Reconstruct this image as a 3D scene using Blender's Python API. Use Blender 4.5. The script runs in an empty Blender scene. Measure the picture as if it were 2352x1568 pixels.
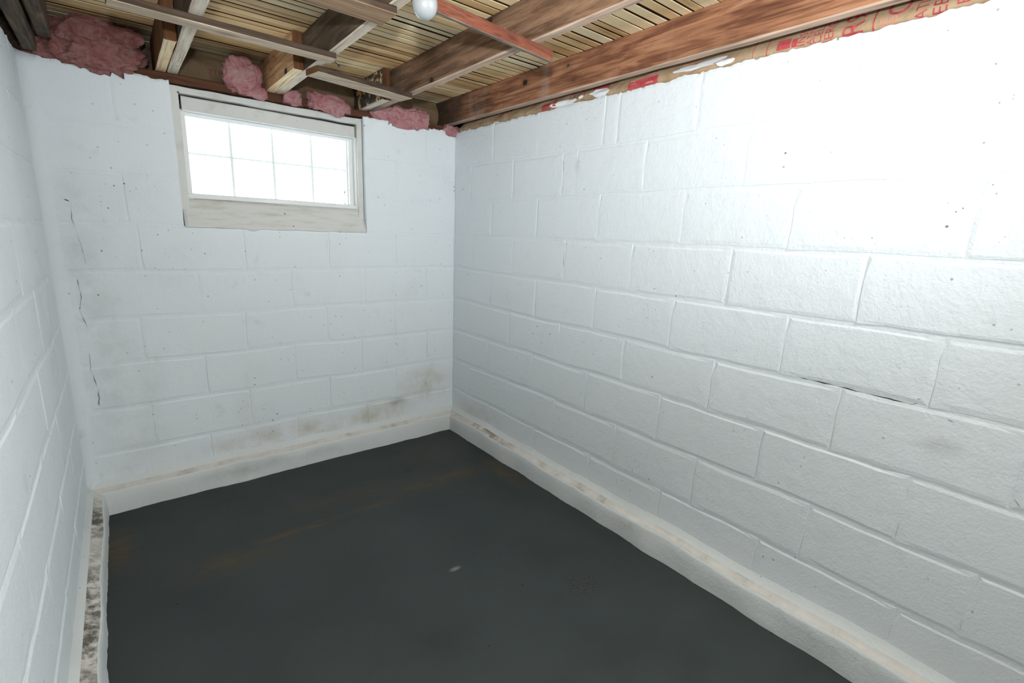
import bpy, bmesh, math, random
from mathutils import Vector, Matrix, noise

scene = bpy.context.scene
COL = scene.collection
random.seed(7)

# ------------------------------------------------------------------ camera
YAW, PITCH, ROLL, FPX = .6822, .2181, .0386, 1110.88
CAM = Vector((-1.6882, -2.7041, 1.3093))
fwd = Vector((math.sin(YAW) * math.cos(PITCH), math.cos(YAW) * math.cos(PITCH), -math.sin(PITCH)))
rgt = fwd.cross(Vector((0, 0, 1))).normalized()
upv = rgt.cross(fwd)
r2 = math.cos(ROLL) * rgt + math.sin(ROLL) * upv
u2 = -math.sin(ROLL) * rgt + math.cos(ROLL) * upv
cd = bpy.data.cameras.new('camera')
cd.sensor_width = 36.0
cd.lens = FPX / 2352 * 36
cd.clip_start = .02
cam = bpy.data.objects.new('camera', cd)
COL.objects.link(cam)
M = Matrix((r2, u2, -fwd)).transposed().to_4x4()
M.translation = CAM
cam.matrix_world = M
scene.camera = cam

# ------------------------------------------------------------------ world, light, exposure
scene.view_settings.view_transform = 'Standard'
scene.view_settings.look = 'None'
scene.view_settings.gamma = 1
scene.view_settings.exposure = 0.0
scene.view_settings.use_curve_mapping = False

w = bpy.data.worlds.new('overcast_sky')
scene.world = w
w.use_nodes = True
bg = w.node_tree.nodes['Background']
bg.inputs[0].default_value = (.93, .97, 1.0, 1)
bg.inputs[1].default_value = 5.5

# the photographer's flash, a hand's breadth above the lens (its shadows fix the spot)
fl = bpy.data.lights.new('camera_flash', 'SPOT')
fl.energy = 166
fl.color = (.94, .985, 1.0)
fl.spot_size = math.radians(138)
fl.spot_blend = 1.0
fl.shadow_soft_size = .035
flo = bpy.data.objects.new('camera_flash', fl)
COL.objects.link(flo)
flo.location = (-1.70, -2.70, 1.52)
flo.rotation_euler = Vector((.74, .66, .80)).to_track_quat('-Z', 'Y').to_euler()

# added fill lamp behind the photographer, with no real fitting there
sl = bpy.data.lights.new('fill_light', 'AREA')
sl.shape = 'RECTANGLE'
sl.size, sl.size_y = .14, .6
sl.energy = 33
sl.color = (.90, .975, 1.0)
slo = bpy.data.objects.new('fill_light', sl)
COL.objects.link(slo)
slo.location = (-.28, -2.85, 1.86)
slo.rotation_euler = Vector((-1, .55, -.35)).to_track_quat('-Z', 'Y').to_euler()

# ------------------------------------------------------------------ sizes
H = 1.90          # top of the block walls
BH = .2032        # course height
W = 1.906         # room width
YF = -3.15        # wall behind the camera
ZB = 1.935        # underside of the joists
ZT = 2.078        # underside of the subfloor boards


# ------------------------------------------------------------------ material helpers
class NT:
    def __init__(s, name):
        s.m = bpy.data.materials.new(name)
        s.m.use_nodes = True
        s.t = s.m.node_tree
        s.p = s.t.nodes['Principled BSDF']
        s.geo = s.n('ShaderNodeNewGeometry')

    def n(s, typ, **k):
        x = s.t.nodes.new(typ)
        for a, b in k.items():
            setattr(x, a, b)
        return x

    def l(s, a, b):
        s.t.links.new(a, b)

    def pos(s, scale=(1, 1, 1), loc=(0, 0, 0), src=None):
        mp = s.n('ShaderNodeMapping')
        mp.inputs['Scale'].default_value = scale
        mp.inputs['Location'].default_value = loc
        s.l(src or s.geo.outputs['Position'], mp.inputs['Vector'])
        return mp.outputs[0]

    def noise(s, vec, scale, detail=4, rough=.55, dist=0.0):
        x = s.n('ShaderNodeTexNoise')
        x.inputs['Scale'].default_value = scale
        x.inputs['Detail'].default_value = detail
        x.inputs['Roughness'].default_value = rough
        x.inputs['Distortion'].default_value = dist
        s.l(vec, x.inputs['Vector'])
        return x.outputs['Fac']

    def ramp(s, fac, stops):
        x = s.n('ShaderNodeValToRGB')
        e = x.color_ramp.elements
        while len(e) < len(stops):
            e.new(.5)
        for i, (p, c) in enumerate(stops):
            e[i].position = p
            e[i].color = (*c, 1) if len(c) == 3 else c
        s.l(fac, x.inputs[0])
        return x.outputs[0]

    def step(s, fac, a, b):
        x = s.n('ShaderNodeMapRange')
        x.interpolation_type = 'SMOOTHSTEP'
        x.inputs['From Min'].default_value = a
        x.inputs['From Max'].default_value = b
        s.l(fac, x.inputs['Value'])
        return x.outputs[0]

    def math(s, op, a, b=None, c=None):
        x = s.n('ShaderNodeMath', operation=op)
        for i, v in enumerate((a, b, c)):
            if v is None:
                continue
            if isinstance(v, (int, float)):
                x.inputs[i].default_value = v
            else:
                s.l(v, x.inputs[i])
        return x.outputs[0]

    def mix(s, fac, a, b, mode='MIX'):
        x = s.n('ShaderNodeMix', data_type='RGBA', blend_type=mode)
        if isinstance(fac, (int, float)):
            x.inputs[0].default_value = fac
        else:
            s.l(fac, x.inputs[0])
        for i, v in ((6, a), (7, b)):
            if isinstance(v, tuple):
                x.inputs[i].default_value = (*v, 1)
            else:
                s.l(v, x.inputs[i])
        return x.outputs[2]

    def bump(s, h, strength, dist, prev=None):
        x = s.n('ShaderNodeBump')
        x.inputs['Strength'].default_value = strength
        x.inputs['Distance'].default_value = dist
        s.l(h, x.inputs['Height'])
        if prev:
            s.l(prev, x.inputs['Normal'])
        return x.outputs[0]

    def blob(s, c, rad):
        """soft ellipsoid mask 1 inside, 0 outside, around a spot on the surface"""
        mp = s.n('ShaderNodeVectorMath', operation='SUBTRACT')
        s.l(s.geo.outputs['Position'], mp.inputs[0])
        mp.inputs[1].default_value = c
        m2 = s.n('ShaderNodeVectorMath', operation='DIVIDE')
        s.l(mp.outputs[0], m2.inputs[0])
        m2.inputs[1].default_value = rad
        ln = s.n('ShaderNodeVectorMath', operation='LENGTH')
        s.l(m2.outputs[0], ln.inputs[0])
        return s.step(ln.outputs['Value'], 1.0, .1)

    def done(s, col, rough=.6, normal=None, spec=.3):
        if isinstance(col, tuple):
            s.p.inputs['Base Color'].default_value = (*col, 1)
        else:
            s.l(col, s.p.inputs['Base Color'])
        if isinstance(rough, (int, float)):
            s.p.inputs['Roughness'].default_value = rough
        else:
            s.l(rough, s.p.inputs['Roughness'])
        s.p.inputs['Specular IOR Level'].default_value = spec
        if normal:
            s.l(normal, s.p.inputs['Normal'])
        return s.m


def specks(t, scale, thr, rad, seed):
    """mask of scattered pinholes: one dot in the few cells whose random value passes thr"""
    v = t.n('ShaderNodeTexVoronoi')
    v.inputs['Scale'].default_value = scale
    t.l(t.pos(loc=(seed, seed * 2.3, -seed)), v.inputs['Vector'])
    sep = t.n('ShaderNodeSeparateColor')
    t.l(v.outputs['Color'], sep.inputs[0])
    size = t.math('MULTIPLY', sep.outputs[1], rad)
    return t.math('MULTIPLY', t.math('LESS_THAN', v.outputs['Distance'], size),
                  t.math('GREATER_THAN', sep.outputs[0], thr))


def mat_paint(name, base, stains_shade=(), speck=.86, grime=.5, tone=(.45, .46, .45)):
    t = NT(name)
    P = t.pos()
    big = t.noise(P, 2.2, 4, .6)
    col = t.mix(t.math('MULTIPLY', t.step(big, .5, .8), .22 * grime), base, tone)
    mid = t.noise(P, 9, 4, .62)
    col = t.mix(t.math('MULTIPLY', t.step(mid, .60, .78), .35 * grime), col, tone)
    # vertical drip smears
    dr = t.noise(t.pos((60, 60, 3)), 1, 2, .5)
    col = t.mix(t.math('MULTIPLY', t.math('MULTIPLY', t.step(dr, .66, .8), t.step(big, .5, .62)), .3 * grime), col, tone)
    sn = t.step(mid, .25, .75)
    for c, rad, colr, amt, sc in stains_shade:
        m = t.math('MULTIPLY', t.blob(c, rad), sn)
        col = t.mix(t.math('MULTIPLY', m, amt), col, colr)
    clus = t.step(big, .46, .62)
    sp = t.math('MULTIPLY', specks(t, 30, speck - .06, .115, 3.1), t.math('ADD', t.math('MULTIPLY', clus, .6), .4))
    sp = t.math('MAXIMUM', sp, t.math('MULTIPLY', specks(t, 90, .80, .20, 7.7), t.step(big, .56, .66)))
    col = t.mix(t.math('MULTIPLY', sp, .8), col, (.07, .075, .07))
    b = t.bump(t.noise(P, 18, 3, .62), .5, .006)
    b = t.bump(t.noise(P, 110, 3, .65), .5, .0026, b)
    return t.done(col, .62, b, .25)


WHITE = (.765, .81, .845)
m_wall_right = mat_paint('white_masonry_paint', WHITE, (
    ((0, -2.49, .79), (.1, .07, .04), (.30, .31, .31), .5, 30),
    ((0, -1.05, 1.62), (.1, .03, .05), (.35, .36, .36), .4, 40),
    ((0, -.3, .17), (.2, .4, .12), (.55, .50, .42), .45, 12)), .90, .35)
m_wall_back = mat_paint('white_masonry_paint_back', WHITE, (
    ((-.2, 0, .34), (.25, .2, .16), (.55, .51, .40), .8, 9),
    ((-.5, 0, .20), (.30, .2, .10), (.50, .455, .33), .85, 10),
    ((-.42, 0, .25), (.10, .2, .04), (.14, .14, .12), .6, 60),
    ((-1.05, 0, .18), (.60, .2, .10), (.55, .52, .45), .85, 8),
    ((-1.80, 0, 1.0), (.12, .2, .95), (.46, .50, .49), .4, 5),  # corner shade put into the paint as a greenish grey upright band
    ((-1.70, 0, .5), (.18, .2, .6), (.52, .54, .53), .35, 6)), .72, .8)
m_wall_left = mat_paint('white_masonry_paint_left', WHITE, (
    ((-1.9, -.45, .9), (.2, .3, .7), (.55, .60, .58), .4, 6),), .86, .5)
m_cove = mat_paint('white_paint_over_parging', (.66, .69, .70), (
    ((-1.3, -.06, .07), (.3, .2, .06), (.3, .3, .28), .5, 20),
    ((-.9, -.06, .06), (.15, .2, .05), (.4, .41, .41), .6, 18)), .82, 1.0)

t = NT('bare_cream_parging')
P = t.pos()
c = t.ramp(t.noise(P, 9, 6, .65), [(.25, (.34, .31, .27)), (.42, (.60, .575, .54)), (.7, (.71, .70, .685))])
m = t.math('MAXIMUM', t.blob((-1.88, -.30, .12), (.12, .28, .12)), t.blob((-1.88, -.95, .12), (.1, .7, .12)))
c = t.mix(t.math('MULTIPLY', m, t.step(t.noise(P, 22, 5, .7), .35, .6)), c, (.12, .11, .09))
m = t.blob((-.03, -.42, .12), (.1, .40, .1))
c = t.mix(t.math('MULTIPLY', m, t.step(t.noise(P, 7, 4, .6), .42, .6)), c, (.30, .24, .19))
m_cream = t.done(c, .85, t.bump(t.noise(P, 60, 5, .6), .4, .003), .15)

# floor paint
t = NT('dark_grey_floor_paint')
P = t.pos()
c = t.ramp(t.noise(P, 3.0, 6, .6), [(.25, (.026, .032, .033)), (.5, (.036, .045, .046)), (.8, (.046, .055, .055))])
rust = (.085, .058, .028)
for cc, rad, amt in (((-1.18, -.66, 0), (.26, .035, .2), 1.0), ((-.85, -.665, 0), (.16, .03, .2), .8), ((-1.45, -.72, 0), (.3, .12, .2), .55),
                     ((-.45, -.62, 0), (.42, .12, .2), .65), ((-.9, -.5, 0), (.5, .10, .2), .4), ((-1.82, -.38, 0), (.1, .25, .2), .8),
                     ((-.12, -.75, 0), (.10, .30, .2), .7), ((-.3, -.3, 0), (.3, .25, .2), .3)):
    c = t.mix(t.math('MULTIPLY', t.math('MULTIPLY', t.blob(cc, rad), t.step(t.noise(t.pos((1, 3, 1)), 9, 5, .65), .34, .62)), amt), c, rust)
sc = t.math('MULTIPLY', t.step(t.noise(t.pos((1.5, 4, 1)), 5, 5, .7), .70, .82), .35)
c = t.mix(sc, c, (.13, .14, .135))
c = t.mix(t.math('MULTIPLY', t.blob((-.775, -1.276, 0), (.035, .016, .1)), .6), c, (.26, .25, .22))
c = t.mix(t.math('MULTIPLY', t.blob((-.566, -.443, 0), (.04, .008, .1)), .8), c, (.008, .008, .008))
cl = t.math('MULTIPLY', t.blob((-.42, -1.635, 0), (.13, .11, .2)), t.step(t.noise(P, 120, 4, .7), .52, .60))
c = t.mix(cl, c, (.018, .009, .007))
c = t.mix(t.math('MULTIPLY', specks(t, 22, .88, .12, 1.7), .8), c, (.012, .010, .009))
b = t.bump(t.noise(P, 40, 5, .6), .25, .003)
m_floor = t.done(c, t.ramp(t.noise(P, 6, 4), [(.3, (.52,) * 3), (.7, (.7,) * 3)]), b, .28)


def mat_wood(name, stops, axis, knots=0.0, knotcol=(.03, .018, .012), patch=None, rough=.75, streak=None, fine=1.0, rnd=0.0, mould=0.0):
    """grain runs along axis (0 X, 1 Y)"""
    t = NT(name)
    st = [9.0, 9.0, 9.0]
    st[axis] = .9
    oi = t.n('ShaderNodeObjectInfo')
    src = t.geo.outputs['Position']
    if rnd:
        ad = t.n('ShaderNodeVectorMath', operation='MULTIPLY_ADD')
        cmb = t.n('ShaderNodeCombineXYZ')
        for i in range(3):
            t.l(oi.outputs['Random'], cmb.inputs[i])
        t.l(cmb.outputs[0], ad.inputs[0])
        ad.inputs[1].default_value = (37, 53, 29)
        t.l(src, ad.inputs[2])
        src = ad.outputs[0]
    P = t.pos(tuple(st), src=src)
    g = t.noise(P, 4.0, 6, .62, .6)
    if rnd:
        g = t.math('ADD', g, t.math('MULTIPLY', t.math('SUBTRACT', oi.outputs['Random'], .5), rnd))
    c = t.ramp(g, stops)
    st2 = [120.0 * fine] * 3
    st2[axis] = 3.0
    fg = t.noise(t.pos(tuple(st2), src=src), 1.0, 3, .6)
    c = t.mix(t.step(fg, .48, .75), c, t.mix(.55, c, (.02, .012, .008)))
    if streak:
        s3 = [3.0, 3.0, 2.2]
        s3[axis] = 7.5
        m = t.step(t.noise(t.pos(tuple(s3), src=src), 1.0, 3, .5), .56, .78)
        c = t.mix(t.math('MULTIPLY', m, streak[1]), c, streak[0])
    if patch:
        m = t.step(t.noise(t.geo.outputs['Position'], patch[2], 6, .65), patch[3], patch[3] + .09)
        c = t.mix(t.math('MULTIPLY', m, patch[1]), c, patch[0])
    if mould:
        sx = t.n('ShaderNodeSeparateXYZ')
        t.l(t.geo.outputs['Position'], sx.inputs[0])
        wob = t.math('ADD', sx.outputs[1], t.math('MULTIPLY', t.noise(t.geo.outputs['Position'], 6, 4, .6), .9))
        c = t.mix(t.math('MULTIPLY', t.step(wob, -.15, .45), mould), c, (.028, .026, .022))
    if knots:
        st4 = [8.0, 8.0, 8.0]
        st4[axis] = 5.5
        v = t.n('ShaderNodeTexVoronoi')
        v.inputs['Scale'].default_value = 1.0
        t.l(t.pos(tuple(st4), (.3, .7, .1)), v.inputs['Vector'])
        sep = t.n('ShaderNodeSeparateColor')
        t.l(v.outputs['Color'], sep.inputs[0])
        pick = t.math('GREATER_THAN', sep.outputs[0], 1 - knots)
        halo = t.math('MULTIPLY', t.step(v.outputs['Distance'], .30, .10), pick)
        core = t.math('MULTIPLY', t.step(v.outputs['Distance'], .12, .08), pick)
        c = t.mix(t.math('MULTIPLY', halo, .55), c, t.mix(.5, c, knotcol))
        c = t.mix(core, c, knotcol)
    b = t.bump(fg, .35, .0015)
    b = t.bump(g, .3, .004, b)
    return t.done(c, rough, b, .2)


RED = [(.22, (.07, .028, .017)), (.40, (.20, .082, .045)), (.56, (.37, .175, .095)), (.8, (.52, .31, .20))]
DARK = [(.22, (.022, .016, .012)), (.42, (.065, .046, .032)), (.58, (.13, .09, .06)), (.82, (.25, .19, .13))]
PALE = [(.2, (.32, .25, .18)), (.42, (.62, .52, .41)), (.62, (.76, .67, .55)), (.85, (.84, .78, .68))]
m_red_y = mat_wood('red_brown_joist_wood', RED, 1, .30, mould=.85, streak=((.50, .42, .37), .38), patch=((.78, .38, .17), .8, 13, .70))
m_redbot_y = mat_wood('lighter_joist_underside', [(.2, (.26, .16, .11)), (.5, (.52, .37, .28)), (.8, (.68, .54, .43))], 1, mould=.6)  # joist underside, coloured lighter than the sides
m_dark_y = mat_wood('aged_dark_joist_wood', DARK, 1, .22, streak=((.24, .20, .16), .35))
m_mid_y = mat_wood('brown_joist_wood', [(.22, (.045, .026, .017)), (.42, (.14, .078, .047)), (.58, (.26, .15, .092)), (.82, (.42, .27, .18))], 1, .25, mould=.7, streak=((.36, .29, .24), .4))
m_pale_y = mat_wood('pale_underside', PALE, 1, patch=((.10, .07, .05), .8, 30, .62))  # paler underside for the dark joists and one scab
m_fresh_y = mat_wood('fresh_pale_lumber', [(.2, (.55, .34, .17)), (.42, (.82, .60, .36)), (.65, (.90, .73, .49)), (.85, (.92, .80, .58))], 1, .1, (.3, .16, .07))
m_orange_y = mat_wood('orange_brown_lumber', [(.2, (.22, .10, .045)), (.42, (.50, .28, .14)), (.65, (.68, .44, .25)), (.85, (.76, .54, .34))], 1, .25)
m_endgrain = mat_wood('dark_end_grain', [(.2, (.05, .02, .01)), (.5, (.16, .065, .028)), (.8, (.24, .11, .05))], 2)
m_mold_y = mat_wood('mildewed_splintered_lumber', [(.2, (.018, .019, .018)), (.5, (.06, .058, .05)), (.8, (.14, .125, .10))], 1, 0,
                    patch=((.78, .48, .24), 1.0, 17, .50))
m_strip_x = mat_wood('brown_furring_face', [(.2, (.03, .02, .014)), (.5, (.075, .05, .034)), (.8, (.15, .10, .07))], 0)
m_stripbot_x = mat_wood('lighter_furring_underside', [(.2, (.17, .12, .08)), (.42, (.42, .32, .23)), (.62, (.60, .48, .36)), (.85, (.70, .60, .47))], 0, .15)  # strip underside, coloured lighter than its faces
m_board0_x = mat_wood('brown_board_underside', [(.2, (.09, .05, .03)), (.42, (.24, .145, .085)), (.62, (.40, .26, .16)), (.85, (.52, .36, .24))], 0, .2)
m_rust = mat_wood('rust_red_batten', [(.2, (.07, .022, .014)), (.5, (.19, .06, .035)), (.8, (.30, .115, .065))], 0, 0, rough=.6)
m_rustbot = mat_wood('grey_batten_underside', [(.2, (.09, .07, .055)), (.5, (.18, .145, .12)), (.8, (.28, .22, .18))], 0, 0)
m_sill = mat_wood('dark_sill_plate_wood', [(.2, (.03, .012, .006)), (.5, (.10, .04, .02)), (.8, (.17, .08, .045))], 0)
t = NT('yellow_subfloor_board')
oi = t.n('ShaderNodeObjectInfo')
cmb = t.n('ShaderNodeCombineXYZ')
for q in range(3):
    t.l(oi.outputs['Random'], cmb.inputs[q])
ad = t.n('ShaderNodeVectorMath', operation='MULTIPLY_ADD')
t.l(cmb.outputs[0], ad.inputs[0])
ad.inputs[1].default_value = (37, 53, 29)
t.l(t.geo.outputs['Position'], ad.inputs[2])
lo = t.noise(t.pos((1.6, 5, 5), src=ad.outputs[0]), 1.0, 3, .5)
tone = t.math('ADD', t.math('MULTIPLY', oi.outputs['Random'], .45), t.math('MULTIPLY', lo, .55))
c = t.ramp(tone, [(.15, (.34, .17, .065)), (.30, (.60, .37, .17)), (.45, (.80, .58, .31)), (.62, (.88, .70, .43)), (.8, (.90, .78, .55))])
st = t.noise(t.pos((2.2, 55, 55), src=ad.outputs[0]), 1.0, 4, .6, .4)
c = t.mix(t.math('MULTIPLY', t.step(st, .58, .72), .6), c, (.22, .10, .04))
c = t.mix(t.math('MULTIPLY', t.step(t.noise(t.geo.outputs['Position'], 4.2, 5, .6), .60, .72), .35), c, (.30, .27, .14))
m_plank = t.done(c, .65, t.bump(st, .3, .003), .25)
m_plank_edge = mat_wood('dark_board_edge', [(.3, (.020, .012, .007)), (.7, (.07, .04, .02))], 0)
m_panel = mat_wood('dark_subfloor_gap', [(.3, (.010, .007, .005)), (.7, (.03, .02, .012))], 0)

# kraft paper / print / insulation
t = NT('kraft_paper')
P = t.pos()
c = t.ramp(t.noise(P, 14, 5, .6), [(.25, (.30, .20, .115)), (.5, (.44, .305, .185)), (.8, (.53, .385, .25))])
b = t.bump(t.noise(P, 30, 6, .7, .8), .7, .006)
m_kraft = t.done(c, .55, b, .3)
t = NT('shaded_kraft_paper')
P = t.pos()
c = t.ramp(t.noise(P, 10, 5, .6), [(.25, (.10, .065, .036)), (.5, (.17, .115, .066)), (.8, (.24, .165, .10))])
m_kraft_shade = t.done(c, .7, t.bump(t.noise(P, 25, 6, .7, .8), .7, .006), .2)  # kraft colour darkened to carry the shade behind the joist ends
t = NT('red_print_ink')
c = t.ramp(t.noise(t.pos(), 60, 4, .6), [(.3, (.42, .045, .06)), (.7, (.56, .11, .12))])
m_ink = t.done(c, .6, None, .2)
t = NT('shaded_red_print_ink')
m_ink_shade = t.done((.22, .04, .035), .7, None, .2)  # red ink darkened to match the shaded paper
t = NT('faded_red_print_ink')
m_inkp = t.done((.62, .27, .20), .6, None, .2)
t = NT('white_paint_smear')
m_smear = t.done((.82, .83, .84), .5, t.bump(t.noise(t.pos(), 90, 4), .3, .002), .3)
def mat_wool(name, stops):
    t = NT(name)
    P = t.pos()
    g = t.noise(P, 20, 8, .7, 1.6)
    c = t.ramp(g, stops)
    b = t.bump(t.noise(P, 34, 9, .75, 2.2), 1.0, .020)
    b = t.bump(t.noise(t.pos((1, 1, 2.5)), 130, 6, .75, 1.5), 1.0, .007, b)
    t.p.inputs['Sheen Weight'].default_value = .2
    t.p.inputs['Sheen Roughness'].default_value = .6
    t.p.inputs['Sheen Tint'].default_value = (1, .8, .82, 1)
    return t.done(c, .95, b, .05)


m_pink = mat_wool('pink_glass_wool', [(.25, (.58, .13, .16)), (.42, (.88, .33, .36)), (.56, (.95, .52, .53)), (.75, (.97, .80, .78))])  # whitish end of the ramp paints highlights on the lumps
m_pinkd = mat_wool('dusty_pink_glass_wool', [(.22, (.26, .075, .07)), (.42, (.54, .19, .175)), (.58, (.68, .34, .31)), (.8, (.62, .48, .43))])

# window
t = NT('old_white_window_paint')
P = t.pos()
c = t.mix(t.math('MULTIPLY', t.step(t.noise(P, 12, 6, .65), .5, .72), .35), (.66, .66, .63), (.42, .41, .36))
ck = t.math('MULTIPLY', t.step(t.noise(t.pos((7, 60, 90)), 1, 5, .6), .66, .72), .75)
c = t.mix(ck, c, (.10, .10, .085))
c = t.mix(t.math('MULTIPLY', specks(t, 26, .82, .16, 5.1), .9), c, (.03, .03, .028))
m_win = t.done(c, .5, t.bump(t.noise(P, 50, 5), .3, .002), .35)
t = NT('white_vinyl_stop')
m_vinyl = t.done((.78, .79, .79), .35, None, .45)
t = NT('rough_window_sill_paint')
P = t.pos()
c = t.mix(t.math('MULTIPLY', t.step(t.noise(t.pos((2, 2, 14)), 4, 6, .65), .45, .75), .55), (.70, .70, .68), (.46, .42, .35))
c = t.mix(t.math('MULTIPLY', specks(t, 30, .86, .14, 9.1), .9), c, (.03, .03, .028))
m_wsill = t.done(c, .6, t.bump(t.noise(P, 40, 5), .4, .003), .3)
t = NT('wavy_glass_block')
P = t.pos()
wv = t.noise(P, 22, 3, .5, .6)
t.p.inputs['Base Color'].default_value = (.93, .985, .97, 1)
t.p.inputs['Roughness'].default_value = .12
t.p.inputs['Transmission Weight'].default_value = 1.0
t.p.inputs['IOR'].default_value = 1.25
t.l(t.bump(wv, .5, .01), t.p.inputs['Normal'])
m_glass = t.m
t = NT('glass_block_mortar')
m_mortar = t.done((.86, .92, .90), .9, None, .3)
t = NT('black_gap_fill')
m_black = t.done((.02, .022, .02), .9, None, .1)  # black stands in for the darkness inside gaps, cracks and holes

# lamp
t = NT('opal_bulb_glass')
m_bulb = t.done((.26, .27, .28), .3, None, .5)
t = NT('brass_screw_base')
t.p.inputs['Metallic'].default_value = 1
m_brass = t.done((.6, .5, .3), .35)
t = NT('glazed_white_porcelain')
m_porc = t.done((.78, .77, .74), .2, None, .5)
t = NT('galvanised_box_steel')
t.p.inputs['Metallic'].default_value = 1
m_steel = t.done((.45, .46, .47), .45)
t = NT('rusty_nail_steel')
m_nail = t.done((.05, .04, .035), .6)


# ------------------------------------------------------------------ object helpers
def obj(name, verts, faces, mats, parent=None, fmat=None, smooth=None):
    me = bpy.data.meshes.new(name)
    me.from_pydata([tuple(v) for v in verts], [], faces)
    for m in (mats if isinstance(mats, (list, tuple)) else [mats]):
        me.materials.append(m)
    if fmat:
        for p, i in zip(me.polygons, fmat):
            p.material_index = i
    if smooth is True:
        me.polygons.foreach_set('use_smooth', [True] * len(me.polygons))
    elif smooth:
        me.polygons.foreach_set('use_smooth', smooth)
    bm = bmesh.new()
    bm.from_mesh(me)
    bmesh.ops.recalc_face_normals(bm, faces=bm.faces)
    bm.to_mesh(me)
    bm.free()
    o = bpy.data.objects.new(name, me)
    COL.objects.link(o)
    if parent:
        o.parent = parent
    return o


def empty(name, loc=(0, 0, 0)):
    o = bpy.data.objects.new(name, None)
    o.empty_display_size = .05
    COL.objects.link(o)
    return o


def tag(o, label, cat, group=None):
    o['label'] = label
    o['category'] = cat
    if group:
        o['group'] = group
    return o


def struct(o, label=None):
    o['kind'] = 'structure'
    if label:
        o['label'] = label
    return o


def boxes(name, bs, mats, parent=None):
    v, f = [], []
    for x0, x1, y0, y1, z0, z1 in bs:
        n = len(v)
        v += [(x, y, z) for z in (z0, z1) for y in (y0, y1) for x in (x0, x1)]
        f += [tuple(n + i for i in q) for q in ((0, 1, 3, 2), (4, 5, 7, 6), (0, 1, 5, 4), (2, 3, 7, 6), (0, 2, 6, 4), (1, 3, 7, 5))]
    return obj(name, v, f, mats, parent)


def beam(name, a, b, wd, ht, mats, parent=None, ch=.003, wob=.0012, n=14, seed=0.0, roll=0.0):
    """board from a to b (centre of its UNDERSIDE), wd wide, ht high.  mats: side, underside, end"""
    a, b = Vector(a), Vector(b)
    d = (b - a).normalized()
    s = d.cross(Vector((0, 0, 1))).normalized()
    u = Vector((0, 0, 1))
    if roll:
        q = Matrix.Rotation(roll, 3, d)
        s, u = q @ s, q @ u
    hw = wd / 2
    prof = [(-hw, ch), (-hw + ch, 0), (hw - ch, 0), (hw, ch), (hw, ht - ch), (hw - ch, ht), (-hw + ch, ht), (-hw, ht - ch)]
    v, f, fm = [], [], []
    for i in range(n + 1):
        c = a.lerp(b, i / n)
        for j, (px, pz) in enumerate(prof):
            q = c + s * px + u * pz
            k = noise.noise(q * 9 + Vector((seed, seed, j * 3.1)))
            k2 = noise.noise(q * 9 + Vector((seed + 9, seed, j * 5.7)))
            v.append(q + s * (k * wob) + u * (k2 * wob))
    for i in range(n):
        for j in range(8):
            k = (j + 1) % 8
            f.append((i * 8 + j, i * 8 + k, i * 8 + 8 + k, i * 8 + 8 + j))
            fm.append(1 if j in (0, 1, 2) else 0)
    f.append(tuple(range(8)))
    f.append(tuple(n * 8 + j for j in range(8)))
    fm += [2, 2]
    return obj(name, v, f, mats, parent, fm)


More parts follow.
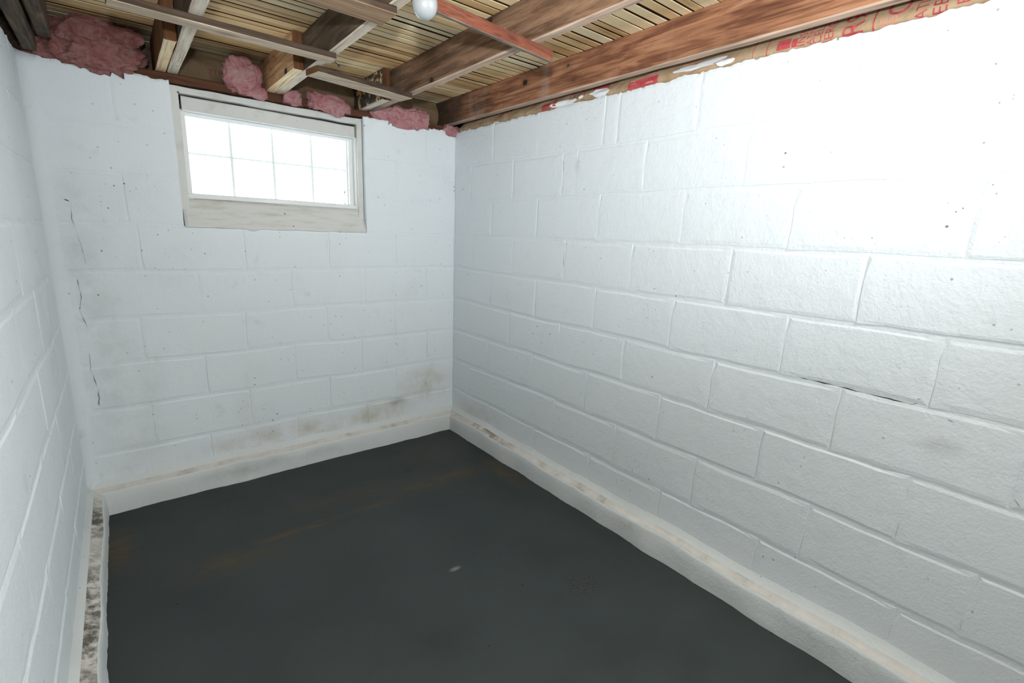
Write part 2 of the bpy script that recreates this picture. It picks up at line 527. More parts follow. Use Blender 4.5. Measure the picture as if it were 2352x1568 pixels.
# ------------------------------------------------------------------ block walls
def add_block(parent, O, U, Nn, u0, u1, v0, v1, mat, ragged_top=False, flush=0.0):
    g = .0022
    gu = random.choice([.0003, .0006, .0010, .0016] if v1 > .75 else [.0001, .0002, .0004, .0008])
    u0, u1, v0, v1 = u0 + gu, u1 - gu, v0 + g, v1 - (0 if ragged_top else g)
    nu = max(2, int(round((u1 - u0) / .07)))
    nv = 3
    if ragged_top:
        nt = max(4, int((u1 - u0) / .012))
    per = [(u0 + (u1 - u0) * i / nu, v0, 'b') for i in range(nu)]
    per += [(u1, v0 + (v1 - v0) * i / nv, 'r') for i in range(nv)]
    if ragged_top:
        per += [(u1 + (u0 - u1) * i / nt, v1, 't') for i in range(nt)]
    else:
        per += [(u1 + (u0 - u1) * i / nu, v1, 't') for i in range(nu)]
    per += [(u0, v1 + (v0 - v1) * i / nv, 'l') for i in range(nv)]
    cu, cv = (u0 + u1) / 2, (v0 + v1) / 2
    seed = random.random() * 50
    tx, ty, off = random.uniform(-.0015, .0015), random.uniform(-.005, .005), random.uniform(-.0004, .0004)
    dp = random.uniform(.55, 1.1) * (1 if v1 < 1.3 else .7)
    ins = [(0, -.012), (.002 + random.random() * .002, 1), (.010 + random.random() * .008, 0)]
    vj = [.0002, .0006, .0012, .0020] if v1 > .75 else [.0, .0002, .0005, .0010]
    dep = {'t': -.0044 * dp, 'b': -.0022 * dp, 'l': -random.choice(vj), 'r': -random.choice(vj)}
    V = []
    n = len(per)
    for k, (d, wv) in enumerate(ins):
        for (pu, pv, s) in per:
            d = .0002 if (k == 1 and s in 'lr') else ins[k][0]
            a = noise.noise(Vector((pu * 14 + seed, pv * 14, seed))) * .0022
            b = noise.noise(Vector((pu * 14, pv * 14 + seed, seed + 7))) * .0022
            if s == 't' and ragged_top:
                b += noise.noise(Vector((pu * 60, 1.3, 3))) * .006 + noise.noise(Vector((pu * 17, 5, 3))) * .006 + noise.noise(Vector((pu * 160, 2, 9))) * .004
            qu = pu + a - math.copysign(min(d, abs(pu - cu)), pu - cu) * (1 if s in 'lr' or abs(pu - cu) > (u1 - u0) / 2 - d else 0)
            qv = pv + b - math.copysign(min(d, abs(pv - cv)), pv - cv) * (1 if s in 'bt' or abs(pv - cv) > (v1 - v0) / 2 - d else 0)
            wv2 = dep[s] if k == 1 else wv
            wq = Vector((qu * 2.6, qv * 2.6, sum(O) * 3 + Nn.y * 5))
            qu += noise.noise(wq) * .006 + noise.noise(wq * 4) * .003
            wq.z += 11
            qv += (noise.noise(wq) * .009 + noise.noise(wq * 3.3) * .0045) * (1 if qv < H - .02 else .3)
            ww = wv2 + (off + tx * (qu - cu) + ty * (qv - cv) if k else 0)
            V.append(O + U * qu + Vector((0, 0, qv)) + Nn * ww)
    F, sm = [], []
    for k in range(2):
        for i in range(n):
            j = (i + 1) % n
            F.append((k * n + i, k * n + j, k * n + n + j, k * n + n + i))
            sm.append(k == 1)
    F.append(tuple(2 * n + i for i in range(n)))
    sm.append(False)
    return obj('block', V, F, mat, parent)


def core(name, bs, mat):
    return struct(boxes(name, bs, mat))


REC = .0028   # joint depth
# right wall
wall_right = core('wall_right', [(REC, .2, YF - .2, .2, -.1, H - .008)], m_wall_right)
RJ = {0: [0, -.39, -.771, -1.194, -1.272, -1.643, -2.063, -2.47, -2.88, YF],
      1: [0, -.18, -.577, -.955, -1.05, -1.433, -1.846, -2.259, -2.67, YF],
      2: [0, -.397, -.785, -1.207, -1.627, -2.018, -2.45, -2.86, YF],
      3: [0, -.2, -.602, -1.002, -1.407, -1.831, -2.243, -2.65, -3.05, YF],
      4: [0, -.4, -.801, -1.219, -1.627, -2.053, -2.446, -2.85, YF],
      5: [0, -.199, -.595, -.996, -1.41, -1.823, -2.236, -2.64, -3.05, YF],
      6: [0, -.387, -.801, -1.201, -1.611, -2.03, -2.44, -2.85, YF],
      7: [0, -.2, -.593, -.991, -1.399, -1.804, -2.21, -2.62, -3.03, YF],
      8: [0, -.42, -.84, -1.251, -1.66, -2.07, -2.48, -2.89, YF]}
for k, js in RJ.items():
    for a, b in zip(js, js[1:]):
        add_block(wall_right, Vector((0, 0, 0)), Vector((0, 1, 0)), Vector((-1, 0, 0)), b, a, max(.02, H - (k + 1) * BH), H - k * BH, m_wall_right, k == 0)

# back wall with the window opening
WX0, WX1, WZ0 = -1.442, -.578, H - 3 * BH
wall_back = core('wall_back', [(-W - .2, WX0, REC, .2, -.1, H - .008), (WX1, REC, REC, .2, -.1, H - .008), (WX0, WX1, REC, .2, -.1, WZ0)], m_wall_back)
BJ = {0: [-W, -1.64, WX0, None, WX1, -.199, 0], 1: [-W, WX0, None, WX1, -.39, 0], 2: [-W, -1.64, WX0, None, WX1, -.2, 0],
      3: [-W, -1.612, -1.2, -.794, -.4, 0], 4: [-W, -1.413, -.993, -.595, -.2, 0], 5: [-W, -1.641, -1.225, -.82, -.417, 0],
      6: [-W, -1.41, -1.0, -.628, -.2, 0], 7: [-W, -1.641, -1.23, -.82, -.41, 0], 8: [-W, -1.42, -1.0, -.6, -.2, 0]}
for k, js in BJ.items():
    for a, b in zip(js, js[1:]):
        if a is None or b is None:
            continue
        add_block(wall_back, Vector((0, 0, 0)), Vector((1, 0, 0)), Vector((0, -1, 0)), a, b, max(.02, H - (k + 1) * BH), H - k * BH, m_wall_back, k == 0)

# left wall
wall_left = core('wall_left', [(-W - .2, -W - REC, YF - .2, REC, -.1, H - .008)], m_wall_left)
for k in range(9):
    js = [0] + [-.205 - .406 * i - (.203 if k % 2 else 0) for i in range(7)] + [YF]
    js = [j for j in js if j > YF + .05] + [YF]
    for a, b in zip(js, js[1:]):
        add_block(wall_left, Vector((-W, 0, 0)), Vector((0, 1, 0)), Vector((1, 0, 0)), b, a, max(.02, H - (k + 1) * BH), H - k * BH, m_wall_left, k == 0)

# wall behind the camera
core('wall_front', [(-W - .2, .2, YF - .2, YF, -.1, ZT)], m_wall_left)

# rounded parging in the left corner
NR, NZ = 10, 60
V, F = [], []
for i in range(NZ + 1):
    z = H * i / NZ + (.006 * noise.noise(Vector((3, 3, i))) if i == NZ else -.01 if i == NZ else 0)
    r = .062 + .014 * noise.noise(Vector((1.7, .3, z * 5))) + .006 * noise.noise(Vector((1.7, .3, z * 17)))
    for j in range(NR + 1):
        an = math.pi / 2 * j / NR
        x = -W - .003 + r - r * math.cos(an) + .002 * noise.noise(Vector((j, 5, z * 15)))
        y = .003 - r + r * math.sin(an)
        V.append((x, y, z))
for i in range(NZ):
    for j in range(NR):
        q = i * (NR + 1) + j
        F.append((q, q + 1, q + NR + 2, q + NR + 1))
n0 = len(V)
V += [(-W - .004, .004, H * i / NZ) for i in range(NZ + 1)]
F.append(tuple([NZ * (NR + 1) + j for j in range(NR + 1)] + [n0 + NZ]))
tr = struct(obj('trim_1', V, F, m_wall_back, None, None, True), 'rounded white parging in the corner of left and back walls')



def crack(parent, O, U, Nn, pts, wd, name='crack', lift=.0012):
    """thin open crack along a joint: a dark sliver that swells and pinches"""
    V, F = [], []
    fine = []
    for (a, b), (c, d) in zip(pts, pts[1:]):
        n = max(2, int(math.hypot(c - a, d - b) / .008))
        fine += [(a + (c - a) * i / n, b + (d - b) * i / n) for i in range(n)]
    fine.append(pts[-1])
    for i, (a, b) in enumerate(fine):
        jt = noise.noise(Vector((a * 40, b * 40, 3))) * .003
        h = wd * .6 * max(.12, .5 + 1.1 * noise.noise(Vector((a * 30, b * 30, 8)))) * (0.1 if i in (0, len(fine) - 1) else 1)
        dx, dz = (pts[-1][0] - pts[0][0]), (pts[-1][1] - pts[0][1])
        if abs(dx) > abs(dz):
            V += [O + U * a + Vector((0, 0, b + jt - h)) + Nn * lift, O + U * a + Vector((0, 0, b + jt + h)) + Nn * lift]
        else:
            V += [O + U * (a + jt - h) + Vector((0, 0, b)) + Nn * lift, O + U * (a + jt + h) + Vector((0, 0, b)) + Nn * lift]
    F = [(2 * i, 2 * i + 1, 2 * i + 3, 2 * i + 2) for i in range(len(fine) - 1)]
    return obj(name, V, F, m_black, parent)


Z3, XA, YA, XM, YM = Vector((0, 0, 0)), Vector((1, 0, 0)), Vector((0, 1, 0)), Vector((-1, 0, 0)), Vector((0, -1, 0))
crack(wall_right, Z3, YA, XM, [(-2.12, .891), (-2.24, .890), (-2.41, .888), (-2.425, .897)], .0024)
crack(wall_right, Z3, YA, XM, [(-2.418, .906), (-2.427, .908)], .004, 'hole')
crack(wall_right, Z3, YA, XM, [(-2.488, .869), (-2.504, .866)], .003, 'hole')
crack(wall_right, Z3, YA, XM, [(-2.645, .71), (-2.662, .693)], .004, 'hole')
crack(wall_right, Z3, YA, XM, [(-1.003, 1.28), (-1.002, 1.20), (-1.004, 1.10)], .0016)
crack(wall_right, Z3, YA, XM, [(-.958, 1.66), (-.960, 1.61)], .003, 'hole')
crack(wall_back, Z3, XA, YM, [(-1.835, 1.06), (-1.830, .98), (-1.842, .93), (-1.825, .85)], .0015, lift=.004)
crack(wall_back, Z3, XA, YM, [(-1.815, 1.37), (-1.822, 1.30), (-1.806, 1.20), (-1.800, 1.12)], .0010, lift=.004)
crack(wall_back, Z3, XA, YM, [(-1.832, .74), (-1.836, .66), (-1.822, .58), (-1.826, .50)], .0016, lift=.004)
crack(wall_back, Z3, XA, YM, [(-1.868 + .03, 1.378), (-1.85 + .03, 1.372)], .004, 'hole', .003)

# ------------------------------------------------------------------ floor and base coves
struct(boxes('floor', [(-W - .2, .2, YF - .2, .2, -.15, 0)], m_floor))


def cove(name, p0, p1, nrm, seed):
    p0, p1, nrm = Vector(p0), Vector(p1), Vector(nrm)
    L = (p1 - p0).length
    n = int(L / .02)
    V, F, fm, = [], [], []
    for i in range(n + 1):
        c = p0.lerp(p1, i / n)
        s = i / n * L + seed
        a = noise.noise(Vector((s * 4, seed, 0))) * .012 + noise.noise(Vector((s * 17, seed, 0))) * .003
        b = noise.noise(Vector((s * 3, seed, 5))) * .012 + noise.noise(Vector((s * 14, seed, 5))) * .004
        e = noise.noise(Vector((s * 6, seed, 9))) * .009
        c2 = noise.noise(Vector((s * 30, seed, 2))) * .0035
        c3 = noise.noise(Vector((s * 26, seed, 12))) * .0035
        rows = [(.060 + e + c2, -.005), (.060 + e + a * .2 + c3, .03), (.057 + a * .4 + c2 * .7, .065 + b * .4), (.055 + a * .7, .094 + b), (.050 + a * .7, .104 + b),
                (.036 + a * .5, .108 + b), (.018, .118 + b * .7), (.004, .138 + b), (-.004, .150 + b)]
        for wv, z in rows:
            V.append(c + nrm * wv + Vector((0, 0, z)))
    R = 9
    for i in range(n):
        for j in range(R - 1):
            F.append((i * R + j, i * R + j + 1, i * R + R + j + 1, i * R + R + j))
            fm.append(1 if 4 <= j <= 5 else 0)
    return struct(obj(name, V, F, [m_cove, m_cream], None, fm, True))


cove('baseboard_back', (-W, 0, 0), (0, 0, 0), (0, -1, 0), 1.3)
cove('baseboard_right', (0, 0, 0), (0, YF, 0), (-1, 0, 0), 4.1)
cove('baseboard_left', (-W, 0, 0), (-W, YF, 0), (1, 0, 0), 8.6)

# ------------------------------------------------------------------ ceiling: subfloor boards
ceiling = struct(boxes('ceiling', [(-W - .2, .2, YF - .2, .2, ZT + .016, ZT + .06)], m_panel))
y = .215
i = 0
while y > YF:
    wd = random.choice([.044, .05, .054, .058, .062, .038])
    dz = random.uniform(-.0015, .0015)
    g = random.choice([.004, .007, .009, .011, .013])
    beam('plank', (-W - .19, y - wd / 2, ZT + dz), (.205, y - wd / 2, ZT + dz), wd - g, .019, [m_plank_edge, m_plank, m_plank_edge], ceiling, .002, .0012, 10, i * 3.3)
    y -= wd
    i += 1

# ------------------------------------------------------------------ framing
def jx(x):
    return CAM.x + (x - CAM.x) * (ZB - CAM.z) / .6307


JH = ZT - ZB
Y0, Y1 = .17, YF


def joist(xl, xr, label, mats, y0=Y0, y1=Y1, seed=1.0, name='ceiling_joist', zb=ZB, group='exposed floor joists'):
    xc = (xl + xr) / 2
    o = beam(name, (xc, y0, zb), (xc, y1, zb), xr - xl, ZT - zb - .0005, mats, None, .004, .002, 30, seed)
    return tag(o, label, 'joist', group)


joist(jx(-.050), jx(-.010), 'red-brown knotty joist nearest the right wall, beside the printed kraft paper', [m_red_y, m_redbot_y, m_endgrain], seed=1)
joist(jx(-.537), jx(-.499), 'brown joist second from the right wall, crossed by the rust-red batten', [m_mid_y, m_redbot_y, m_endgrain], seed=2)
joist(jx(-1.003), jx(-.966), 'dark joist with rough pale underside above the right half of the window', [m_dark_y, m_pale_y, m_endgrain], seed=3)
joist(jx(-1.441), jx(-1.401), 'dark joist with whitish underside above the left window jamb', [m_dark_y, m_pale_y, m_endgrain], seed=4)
joist(jx(-1.836), jx(-1.797), 'grey-brown joist beside the left wall, left of the big pink batt', [m_dark_y, m_dark_y, m_endgrain], -.14, seed=5)
o = beam('edge_plate', (jx(-1.866), -.04, H + .004), (jx(-1.866), YF, H + .004), .042, ZT - H - .006, [m_dark_y] * 3, None, .004, .002, 30, 6)
tag(o, 'dark weathered edge board lying on top of the left wall', 'board')


def scab(xl, xr, yend, label, mats, seed):
    xc = (xl + xr) / 2
    o = beam('joist_scab', (xc, .165, ZB), (xc, yend, ZB), xr - xl, JH - .002, mats, None, .003, .0015, 10, seed)
    return tag(o, label, 'wood block', 'short boards sistered to the joist ends')


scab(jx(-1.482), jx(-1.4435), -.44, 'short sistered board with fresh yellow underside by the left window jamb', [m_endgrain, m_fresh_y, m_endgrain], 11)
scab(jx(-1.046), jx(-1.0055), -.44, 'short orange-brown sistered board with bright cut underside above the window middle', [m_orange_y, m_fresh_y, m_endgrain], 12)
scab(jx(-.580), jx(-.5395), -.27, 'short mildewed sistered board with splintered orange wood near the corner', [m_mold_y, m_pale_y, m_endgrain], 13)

# furring strips under the joists
FT = .022
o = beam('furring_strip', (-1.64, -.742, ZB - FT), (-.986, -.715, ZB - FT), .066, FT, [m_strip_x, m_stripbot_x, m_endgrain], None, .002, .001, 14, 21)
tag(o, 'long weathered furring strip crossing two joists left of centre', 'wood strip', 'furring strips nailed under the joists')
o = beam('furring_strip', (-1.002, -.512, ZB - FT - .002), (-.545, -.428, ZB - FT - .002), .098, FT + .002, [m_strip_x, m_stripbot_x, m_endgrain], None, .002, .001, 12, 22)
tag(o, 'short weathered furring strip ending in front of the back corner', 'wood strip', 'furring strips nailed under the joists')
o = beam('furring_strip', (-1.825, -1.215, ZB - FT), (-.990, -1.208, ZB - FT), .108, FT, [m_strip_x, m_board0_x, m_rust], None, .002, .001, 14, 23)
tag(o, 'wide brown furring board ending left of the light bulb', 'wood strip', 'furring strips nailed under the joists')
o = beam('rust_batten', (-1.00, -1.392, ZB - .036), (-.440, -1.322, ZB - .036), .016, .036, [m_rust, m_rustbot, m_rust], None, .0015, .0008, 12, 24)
tag(o, 'thin rust-red batten right of the light bulb, ending in mid-air', 'wood strip')

# sill plates and rim boards
o = beam('sill_plate', (-W - .15, .085, H - .004), (0.16, .085, H - .004), .11, ZB - H + .003, [m_sill] * 3, None, .003, .002, 20, 31)
tag(o, 'dark reddish sill plate lying on the back wall under the joist ends', 'board')
o = beam('rim_joist', (-W - .15, .19, H - .004), (.19, .19, H - .004), .036, ZT - H + .004, [m_dark_y] * 3, None, .003, .001, 10, 32)
tag(o, 'dark rim board closing the joist ends over the back wall', 'board', 'rim boards')
o = beam('rim_joist', (.19, .17, H - .004), (.19, YF, H - .004), .036, ZT - H + .004, [m_dark_y] * 3, None, .003, .001, 10, 33)
tag(o, 'dark rim board behind the kraft paper over the right wall', 'board', 'rim boards')
o = beam('rim_joist', (-W - .17, .17, H - .004), (-W - .17, YF, H - .004), .036, ZT - H + .004, [m_dark_y] * 3, None, .003, .001, 10, 34)
tag(o, 'dark rim board over the left wall behind the edge board', 'board', 'rim boards')

# ------------------------------------------------------------------ printed kraft paper on the right wall
PROF = [(.022, 1.893), (.008, 1.906), (.006, 1.920), (.016, 1.938), (.030, 1.955), (.044, 1.985), (.052, 2.03), (.056, 2.074)]
LEN = [0]
for a, b in zip(PROF, PROF[1:]):
    LEN.append(LEN[-1] + math.hypot(b[0] - a[0], b[1] - a[1]))


def paper(y, s, off=0.0):
    s = max(0, min(LEN[-1] - 1e-5, s))
    for i in range(len(PROF) - 1):
        if s <= LEN[i + 1]:
            break
    f = (s - LEN[i]) / (LEN[i + 1] - LEN[i])
    x = PROF[i][0] + (PROF[i + 1][0] - PROF[i][0]) * f
    z = PROF[i][1] + (PROF[i + 1][1] - PROF[i][1]) * f
    rough = 1.0 if y > -1.72 else .35
    fold = abs(noise.noise(Vector((y * 5.5 + s * 9, s * 22, 2.1)))) * .016 * rough
    k = fold + noise.noise(Vector((y * 21, s * 30, 7.7))) * .004 * rough + noise.noise(Vector((y * 3, s * 8, 1))) * .006
    dz = noise.noise(Vector((y * 7, s * 12, 4.4))) * .006 * rough
    return Vector((x + .003 - k * .8 + .006 - off, y, z + dz))


NY, NS = 300, 22
V, F = [], []
yA, yB = -.03, -3.1
for i in range(NY + 1):
    for j in range(NS + 1):
        V.append(paper(yA + (yB - yA) * i / NY, LEN[-1] * j / NS))
for i in range(NY):
    for j in range(NS):
        q = i * (NS + 1) + j
        F.append((q, q + 1, q + NS + 2, q + NS + 1))
kraft = empty('kraft_paper_batt')
tag(kraft, 'wrinkled brown kraft paper with red print above the right wall', 'insulation')
sheet = obj('paper_facing', V, F, m_kraft, kraft, None, True)


def onpaper(name, pts2, tris, mat, parent=None, off=.0016):
    return obj(name, [paper(y, s, off) for y, s in pts2], tris, mat, parent or kraft)


def textmesh(body, size):
    cu = bpy.data.curves.new('txt', 'FONT')
    cu.body = body
    cu.size = size
    cu.resolution_u = 3
    tmp = bpy.data.objects.new('txt', cu)
    COL.objects.link(tmp)
    dg = bpy.context.evaluated_depsgraph_get()
    me = bpy.data.meshes.new_from_object(tmp.evaluated_get(dg))
    bpy.data.objects.remove(tmp)
    bm = bmesh.new()
    bm.from_mesh(me)
    bmesh.ops.triangulate(bm, faces=bm.faces)
    for _ in range(4):
        es = [e for e in bm.edges if e.calc_length() > .006]
        if not es:
            break
        bmesh.ops.subdivide_edges(bm, edges=es, cuts=1)
        bmesh.ops.triangulate(bm, faces=bm.faces)
    vs = [(v.co.x, v.co.y) for v in bm.verts]
    fs = [tuple(v.index for v in f.verts) for f in bm.faces]
    bm.free()
    bpy.data.meshes.remove(me)
    return vs, fs


def ptext(body, y0, s0, size, mat=None, stretch=1.0):
    """lettering reads upwards; letter tops point to the far corner"""
    vs, fs = textmesh(body, size)
    onpaper('printed_text', [(y0 + q * stretch, s0 + p) for p, q in vs], fs, mat or m_ink)


def pband(y0, y1, s0, s1, mat=None, name='printed_mark'):
    n, k = max(1, int(abs(y1 - y0) / .006)), max(1, int((s1 - s0) / .006))
    pts = [(y0 + (y1 - y0) * i / n, s0 + (s1 - s0) * j / k) for i in range(n + 1) for j in range(k + 1)]
    fs = [(i * (k + 1) + j, i * (k + 1) + j + 1, (i + 1) * (k + 1) + j + 1, (i + 1) * (k + 1) + j) for i in range(n) for j in range(k)]
    onpaper(name, pts, fs, mat or m_ink)


# far, crumpled stretch
ptext('EL', -.44, .045, .05)
ptext('SE', -.52, .05, .05)
pband(-.78, -.84, .012, .045)
pband(-.86, -.88, .02, .06)
ptext('CO', -1.06, .022, .06)
ptext('CU', -.99, .028, .05)
pband(-1.10, -1.19, .055, .075)
pband(-1.30, -1.44, .018, .052)
ptext('IFL', -1.42, .022, .05, m_inkp)
ptext('R', -1.34, .03, .05, m_inkp)
for q in range(6):
    pband(-1.545 - q * .012, -1.548 - q * .012, .025, .08, m_inkp)
# near, smooth stretch
pband(-1.807, -1.809, .0, .12)
pband(-1.852, -1.855, .0, .12)
pband(-1.885, -1.925, .022, .055)
pband(-1.930, -1.945, .022, .050)
ptext('INSUL', -1.968, .018, .032)
ptext('ATING', -1.990, .016, .026)
ptext('CELL', -2.014, .012, .034)
ptext('FIBERGLAS', -2.046, -.030, .036)
ptext('R9', -2.120, .006, .075, None, 1.0)
pband(-2.142, -2.146, .0, .14)
for q in range(6):
    pband(-2.160 - q * .007, -2.163 - q * .007, .014, .034, m_inkp)
ptext('CO', -2.222, .035, .075)
ptext('ATIS', -2.262, .008, .036)
ptext('EES', -2.302, .010, .042)
ptext('PER', -2.345, .022, .036)
ptext('INSULATION', -2.62, .01, .06)
ptext('R-19', -2.90, .02, .09)


def smear(cy, cs, ry, rs, seed):
    n = 22
    pts = [(cy, cs)]
    for ring in (.5, 1.0):
        for i in range(n):
            a = 2 * math.pi * i / n
            k = ring * (1 + .5 * noise.noise(Vector((math.cos(a) * 1.6 + seed, math.sin(a) * 1.6, seed))) * ring)
            pts.append((cy + ry * k * math.cos(a), cs + rs * k * math.sin(a)))
    fs = [(0, 1 + i, 1 + (i + 1) % n) for i in range(n)]
    fs += [(1 + i, 1 + n + i, 1 + n + (i + 1) % n, 1 + (i + 1) % n) for i in range(n)]
    onpaper('paint_smear', pts, fs, m_smear, None, .0024)


smear(-.94, .026, .085, .016, 2.0)
smear(-1.15, .034, .055, .018, 5.0)
smear(-1.04, .034, .014, .008, 6.0)
smear(-1.60, .040, .085, .012, 8.0)
smear(-1.655, .052, .05, .013, 9.0)
smear(-1.71, .030, .032, .012, 11.0)
smear(-.40, .012, .03, .012, 12.0)

# ------------------------------------------------------------------ kraft paper between the joists over the back wall
def back_paper(x0, x1, label, seed, text=None):
    e = empty('kraft_paper_batt')
    tag(e, label, 'insulation', 'kraft paper pieces behind the joist ends')

    def S(x, s, off=0.0):
        z = H + .03 + s * (ZT - H - .035)
        b = math.sin(min(1, s * 1.05) * math.pi) * .03
        k = noise.noise(Vector((x * 9 + seed, s * 5, 1))) * .008 + abs(noise.noise(Vector((x * 6, s * 4 + seed, 3)))) * .014
        return Vector((x, .125 - b - k - off, z))
    n, m = 24, 14
    V = [S(x0 + (x1 - x0) * i / n, j / m) for i in range(n + 1) for j in range(m + 1)]
    F = [(i * (m + 1) + j, i * (m + 1) + j + 1, (i + 1) * (m + 1) + j + 1, (i + 1) * (m + 1) + j) for i in range(n) for j in range(m)]
    obj('paper_facing', V, F, m_kraft_shade, e, None, True)
    if text:
        for body, tx, ts, size in text:
            vs, fs = textmesh(body, size)
            obj('printed_text', [S(tx + p, ts + q / (ZT - H - .035), .002) for p, q in vs], fs, m_ink_shade, e)


back_paper(jx(-1.398), jx(-1.05), 'shaded brown kraft paper behind the pink tuft over the window left half', 2.0, [('TTHIIHT', -1.28, .32, .034)])
back_paper(jx(-.963), jx(-.584), 'shaded brown kraft paper above pink wool over the window right half', 5.0, [('HIIIHIH', -.86, .34, .03)])
back_paper(jx(-.496), jx(-.054), 'shaded brown kraft paper behind the pink wool near the back corner', 9.0)

# ------------------------------------------------------------------ pink glass wool
def tuft(name, c, rad, seed, label, mat, amp=.34, sub=5, fib=500, parent=None):
    bm = bmesh.new()
    bmesh.ops.create_icosphere(bm, subdivisions=sub, radius=1)
    c, rad = Vector(c), Vector(rad)
    for v in bm.verts:
        d = v.co.normalized()
        p = Vector((d.x * rad.x, d.y * rad.y, d.z * rad.z)) * 14 + Vector((seed, seed * 1.7, -seed))
        r = .92 + amp * 1.1 * noise.noise(p * .55)
        r += .30 * (.5 - abs(noise.noise(p * 1.1 + Vector((9, 2, 5)))) * 1.6)
        r += .16 * (.4 - abs(noise.noise(p * 2.6 + Vector((3, 8, 1)))) * 1.5)
        r += .09 * noise.noise(p * 6.5)
        q = Vector((math.copysign(abs(d.x) ** .75, d.x) * rad.x, math.copysign(abs(d.y) ** .8, d.y) * rad.y, math.copysign(abs(d.z) ** .8, d.z) * rad.z)) * r
        v.co = c + q
    lim = H - .002
    for v in bm.verts:
        if v.co.y > -.002:
            v.co.z = max(v.co.z, lim + (.0 if v.co.y > .03 else 0))
        else:
            v.co.z = max(v.co.z, lim - .03)
        v.co.z = min(v.co.z, ZT - .003)
        v.co.y = min(v.co.y, .155)
    for f in bm.faces:
        f.smooth = True
    me = bpy.data.meshes.new(name)
    bm.normal_update()
    pts = [(v.co.copy(), v.normal.copy()) for v in bm.verts if v.co.y < .06]
    bm.to_mesh(me)
    bm.free()
    me.materials.append(mat)
    root = bpy.data.objects.new(name, me)
    COL.objects.link(root)
    if parent:
        root.parent = parent
    else:
        tag(root, label, 'insulation', 'pink glass wool tufts over the back wall')
    rr = random.Random(seed)
    V, F = [], []
    for _ in range(fib):
        p, nn = rr.choice(pts)
        tdir = Vector((rr.uniform(-1, 1), rr.uniform(-1, 1), rr.uniform(-1, 1)))
        tdir = (tdir - nn * tdir.dot(nn) * .6).normalized()
        sd = tdir.cross(nn).normalized() * .0004
        L = rr.uniform(.008, .022)
        q = p + tdir * L * .5 + nn * rr.uniform(.001, .004)
        e = p + tdir * L + nn * rr.uniform(-.003, .004)
        if min(q.z, e.z) < H - .03:
            continue
        k = len(V)
        V += [p - sd, p + sd, q - sd, q + sd, e]
        F += [(k, k + 1, k + 3, k + 2), (k + 2, k + 3, k + 4)]
    if V:
        fo = obj('loose_fibres', V, F, mat, root)
        fo['kind'] = 'stuff'
    return root


t1 = tuft('insulation_tuft', (-1.680, .035, 1.955), (.155, .080, .085), 3.0, 'large dusty pink glass wool batt in the left corner bay', m_pinkd, .22, 5, 900)
f1 = tuft('upper_fold', (-1.675, .015, 2.015), (.150, .070, .058), 17.0, None, m_pinkd, .25, 5, 500, t1)
f2 = tuft('flat_end', (-1.815, .060, 1.930), (.075, .060, .045), 23.0, None, m_pinkd, .25, 5, 300, t1)
t2 = tuft('insulation_tuft', (-1.152, .016, 1.975), (.070, .050, .078), 5.0, 'bright pink wool tuft standing over the middle of the window', m_pink, .30, 5, 600)
tuft('trailing_wisp', (-1.105, .012, 1.915), (.045, .034, .030), 27.0, None, m_pink, .38, 5, 250, t2)
tuft('insulation_tuft', (-.932, .02, 1.920), (.048, .040, .046), 7.0, 'round pink wool tuft just right of the joist over the window', m_pink, .26, 5, 400)
tuft('insulation_tuft', (-.765, .02, 1.915), (.115, .042, .054), 9.0, 'long pink wool tuft over the right half of the window', m_pink, .30, 5, 600)
tuft('insulation_tuft', (-.335, .03, 1.930), (.160, .052, .066), 12.0, 'wide pink wool tuft between window and back corner', m_pink, .28, 5, 800)
tuft('insulation_tuft', (-.012, .03, 1.905), (.080, .042, .040), 15.0, 'flat pink wool tuft squeezed in the back right corner', m_pink, .30, 5, 400)

# ------------------------------------------------------------------ window
win = struct(empty('window_1'), 'glass block window with old white frame high in the back wall')
FY = .032
boxes('jamb', [(WX0 + .002, WX0 + .032, FY, .19, WZ0 + .06, 1.888)], m_win, win)
boxes('jamb', [(WX1 - .030, WX1 - .004, FY, .19, WZ0 + .02, 1.888)], m_win, win)
beam('head', (WX0 + .032, .11, 1.859), (WX1 - .03, .11, 1.857), .156, .031, [m_win] * 3, win, .003, .004, 40, 41)
boxes('head_gap', [(WX0 + .032, WX1 - .03, .064, .19, 1.846, 1.862)], m_black, win)
sash = beam('sash_rail', (WX0 + .042, .075, 1.797), (WX1 - .036, .075, 1.790), .05, .058, [m_win, m_vinyl, m_win], win, .004, .0025, 40, 42)
beam('bead', (WX0 + .042, .050, 1.793), (WX1 - .036, .050, 1.786), .012, .007, [m_vinyl] * 3, win, .002, .0004, 12, 43)
beam('stop', (WX0 + .040, .096, 1.778), (WX1 - .040, .096, 1.774), .02, .022, [m_vinyl] * 3, win, .002, .0005, 12, 44)
boxes('stop', [(WX0 + .034, WX0 + .052, .06, .15, 1.40, 1.80)], m_vinyl, win)
boxes('stop', [(WX1 - .060, WX1 - .030, .085, .15, 1.40, 1.80)], m_vinyl, win)
boxes('stop', [(WX1 - .036, WX1 - .029, .050, .085, 1.40, 1.79)], m_vinyl, win)
beam('bottom_rail', (WX0 + .034, .085, 1.416), (WX1 - .034, .085, 1.412), .055, .024, [m_vinyl] * 3, win, .004, .0012, 24, 45)
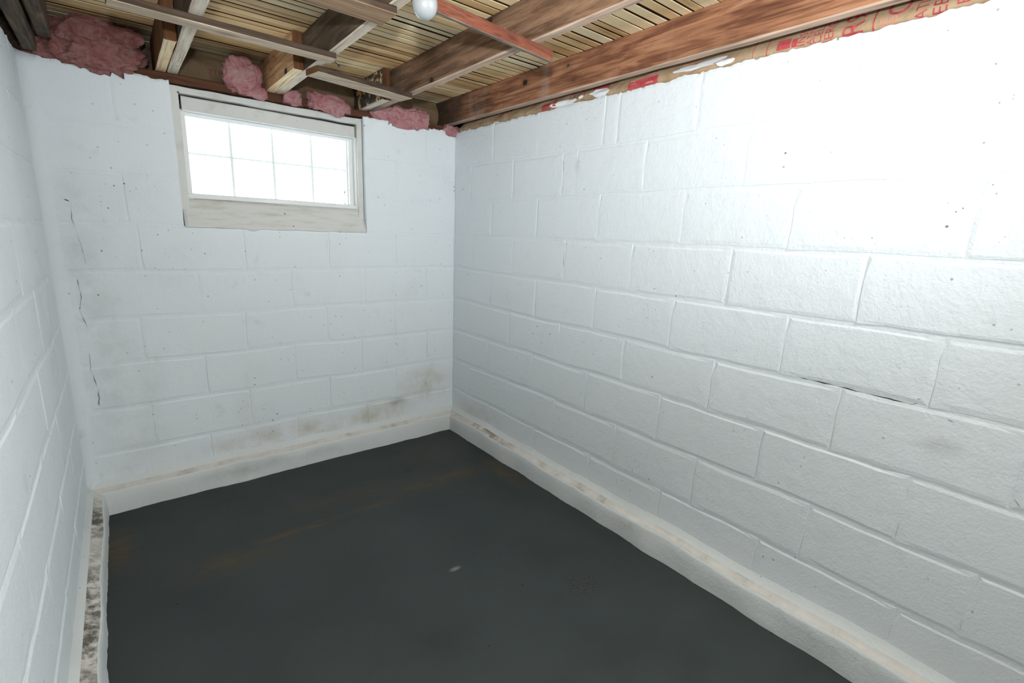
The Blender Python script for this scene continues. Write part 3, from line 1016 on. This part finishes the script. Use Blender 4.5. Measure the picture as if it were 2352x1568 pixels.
# sloping sill
V, F = [], []
n = 48
for i in range(n + 1):
    x = WX0 + .004 + (WX1 - .002 - WX0 - .004) * i / n
    wv = noise.noise(Vector((x * 9, 1, 1))) * .005
    dip = -.012 * math.exp(-((x + 1.16) / .03) ** 2)
    up = 0
    for yy, zz in ((.19, 1.418), (.058, 1.414), (.044, 1.395), (.026, 1.350), (.008, 1.312), (-.004, 1.296), (-.007, 1.289 + wv * .7 + dip + up), (.004, 1.282 + wv + dip + up), (.19, 1.27)):
        k = 1 if 1.28 < zz < 1.4 else 0
        V.append((x, yy + noise.noise(Vector((x * 7, zz * 20, 4))) * .003 * k, zz))
R = 9
for i in range(n):
    for j in range(R - 1):
        F.append((i * R + j, i * R + j + 1, (i + 1) * R + j + 1, (i + 1) * R + j))
F += [tuple(range(R)), tuple(n * R + j for j in range(R))]
obj('sloped_sill', V, F, m_wsill, win, None, [True] * (len(F) - 2) + [False] * 2)
# glass blocks
gx = [-1.396, -1.208, -1.0195, -.829, -.640]
gz = [1.432, 1.622, 1.812]
YG0, YG1 = .108, .178


def glass_block(x0, x1, z0, z1):
    V, F = [], []
    n = 8
    cx, cz = (x0 + x1) / 2, (z0 + z1) / 2
    hx, hz = (x1 - x0) / 2 - .0065, (z1 - z0) / 2 - .0055
    for side, yy, sg in ((0, YG0, -1), (1, YG1, 1)):
        for i in range(n + 1):
            for j in range(n + 1):
                a, b = i / n * 2 - 1, j / n * 2 - 1
                e = max(abs(a), abs(b))
                dome = .006 * (1 - max(0, (e - .75) / .25) ** 2)
                V.append((cx + hx * a, yy + sg * dome, cz + hz * b))
    N = (n + 1) ** 2
    for s in (0, 1):
        for i in range(n):
            for j in range(n):
                q = s * N + i * (n + 1) + j
                F.append((q, q + 1, q + n + 2, q + n + 1))
    rim = [i * (n + 1) for i in range(n + 1)] + [n * (n + 1) + j for j in range(1, n + 1)] + [i * (n + 1) + n for i in range(n - 1, -1, -1)] + [j for j in range(n - 1, 0, -1)]
    for a, b in zip(rim, rim[1:] + rim[:1]):
        F.append((a, b, N + b, N + a))
    return obj('glass_block', V, F, m_glass, win, None, True)


for a, b in zip(gx, gx[1:]):
    for c0, c1 in zip(gz, gz[1:]):
        glass_block(a, b, c0, c1)
for x in gx[1:-1]:
    boxes('block_joint', [(x - .0055, x + .0055, YG0 + .004, YG1 - .004, gz[0], gz[-1])], m_mortar, win)
boxes('block_joint', [(gx[0], gx[-1], YG0 + .008, YG1 - .008, gz[1] - .0045, gz[1] + .0045)], m_mortar, win)
boxes('block_joint', [(gx[-1] - .003, WX1 - .03, YG0, YG1, 1.42, 1.86)], m_mortar, win)
boxes('block_joint', [(WX0 + .03, gx[0] + .003, YG0, YG1, 1.42, 1.86)], m_mortar, win)
boxes('block_joint', [(WX0 + .03, WX1 - .03, YG0, YG1, gz[-1] - .003, 1.862)], m_mortar, win)
boxes('block_joint', [(WX0 + .03, WX1 - .03, YG0, YG1, 1.41, gz[0] + .003)], m_mortar, win)

# ------------------------------------------------------------------ light bulb in its holder
BX, BY, BZ = -1.060, -1.555, 1.831


def lathe(name, prof, c, mat, parent, n=40):
    V, F = [], []
    for r, z in prof:
        for i in range(n):
            a = 2 * math.pi * i / n
            V.append((c[0] + r * math.cos(a), c[1] + r * math.sin(a), c[2] + z))
    for k in range(len(prof) - 1):
        for i in range(n):
            j = (i + 1) % n
            F.append((k * n + i, k * n + j, k * n + n + j, k * n + n + i))
    F.append(tuple(range(n)))
    F.append(tuple((len(prof) - 1) * n + i for i in range(n)))
    return obj(name, V, F, mat, parent, None, [True] * (len(F) - 2) + [False] * 2)


bulb = empty('light_bulb')
tag(bulb, 'unlit white frosted light bulb hanging under the joists', 'light bulb')
rb = .0300
pr = []
for i in range(1, 15):
    a = -math.pi / 2 + (math.pi / 2 + .55) * i / 14
    pr.append((rb * math.cos(a), rb * math.sin(a) * (1.08 if a < 0 else 1)))
pr += [(.0225, .026), (.0175, .036), (.0145, .046), (.0135, .052)]
lathe('globe', pr, (BX, BY, BZ), m_bulb, bulb)
lathe('screw_base', [(.013, .051), (.0135, .055), (.0125, .058), (.0135, .061), (.0125, .064), (.0135, .067), (.0125, .070), (.013, .076)], (BX, BY, BZ), m_brass, bulb, 24)
hold = empty('lamp_holder')
tag(hold, 'white porcelain lamp holder above the light bulb', 'lamp holder')
lathe('porcelain_body', [(.020, .058), (.022, .060), (.024, .075), (.028, .085), (.038, .094), (.0385, .102), (.030, .103)], (BX, BY, BZ), m_porc, hold)
lathe('outlet_box', [(.036, .1035), (.0375, .105), (.0375, ZT - BZ - .004), (.034, ZT - BZ - .002)], (BX, BY, BZ), m_steel, hold, 8)

# bent nails sticking out at the end of the long furring strip
nails = empty('bent_nail')
tag(nails, 'small bent dark nail at the end of the long furring strip', 'nail')
beam('shank', (-.985, -.70, ZB - .010), (-.955, -.685, ZB - .022), .003, .003, [m_nail] * 3, nails, .0008, 0, 2)
beam('head', (-.957, -.687, ZB - .023), (-.951, -.684, ZB - .025), .006, .006, [m_nail] * 3, nails, .0008, 0, 1)
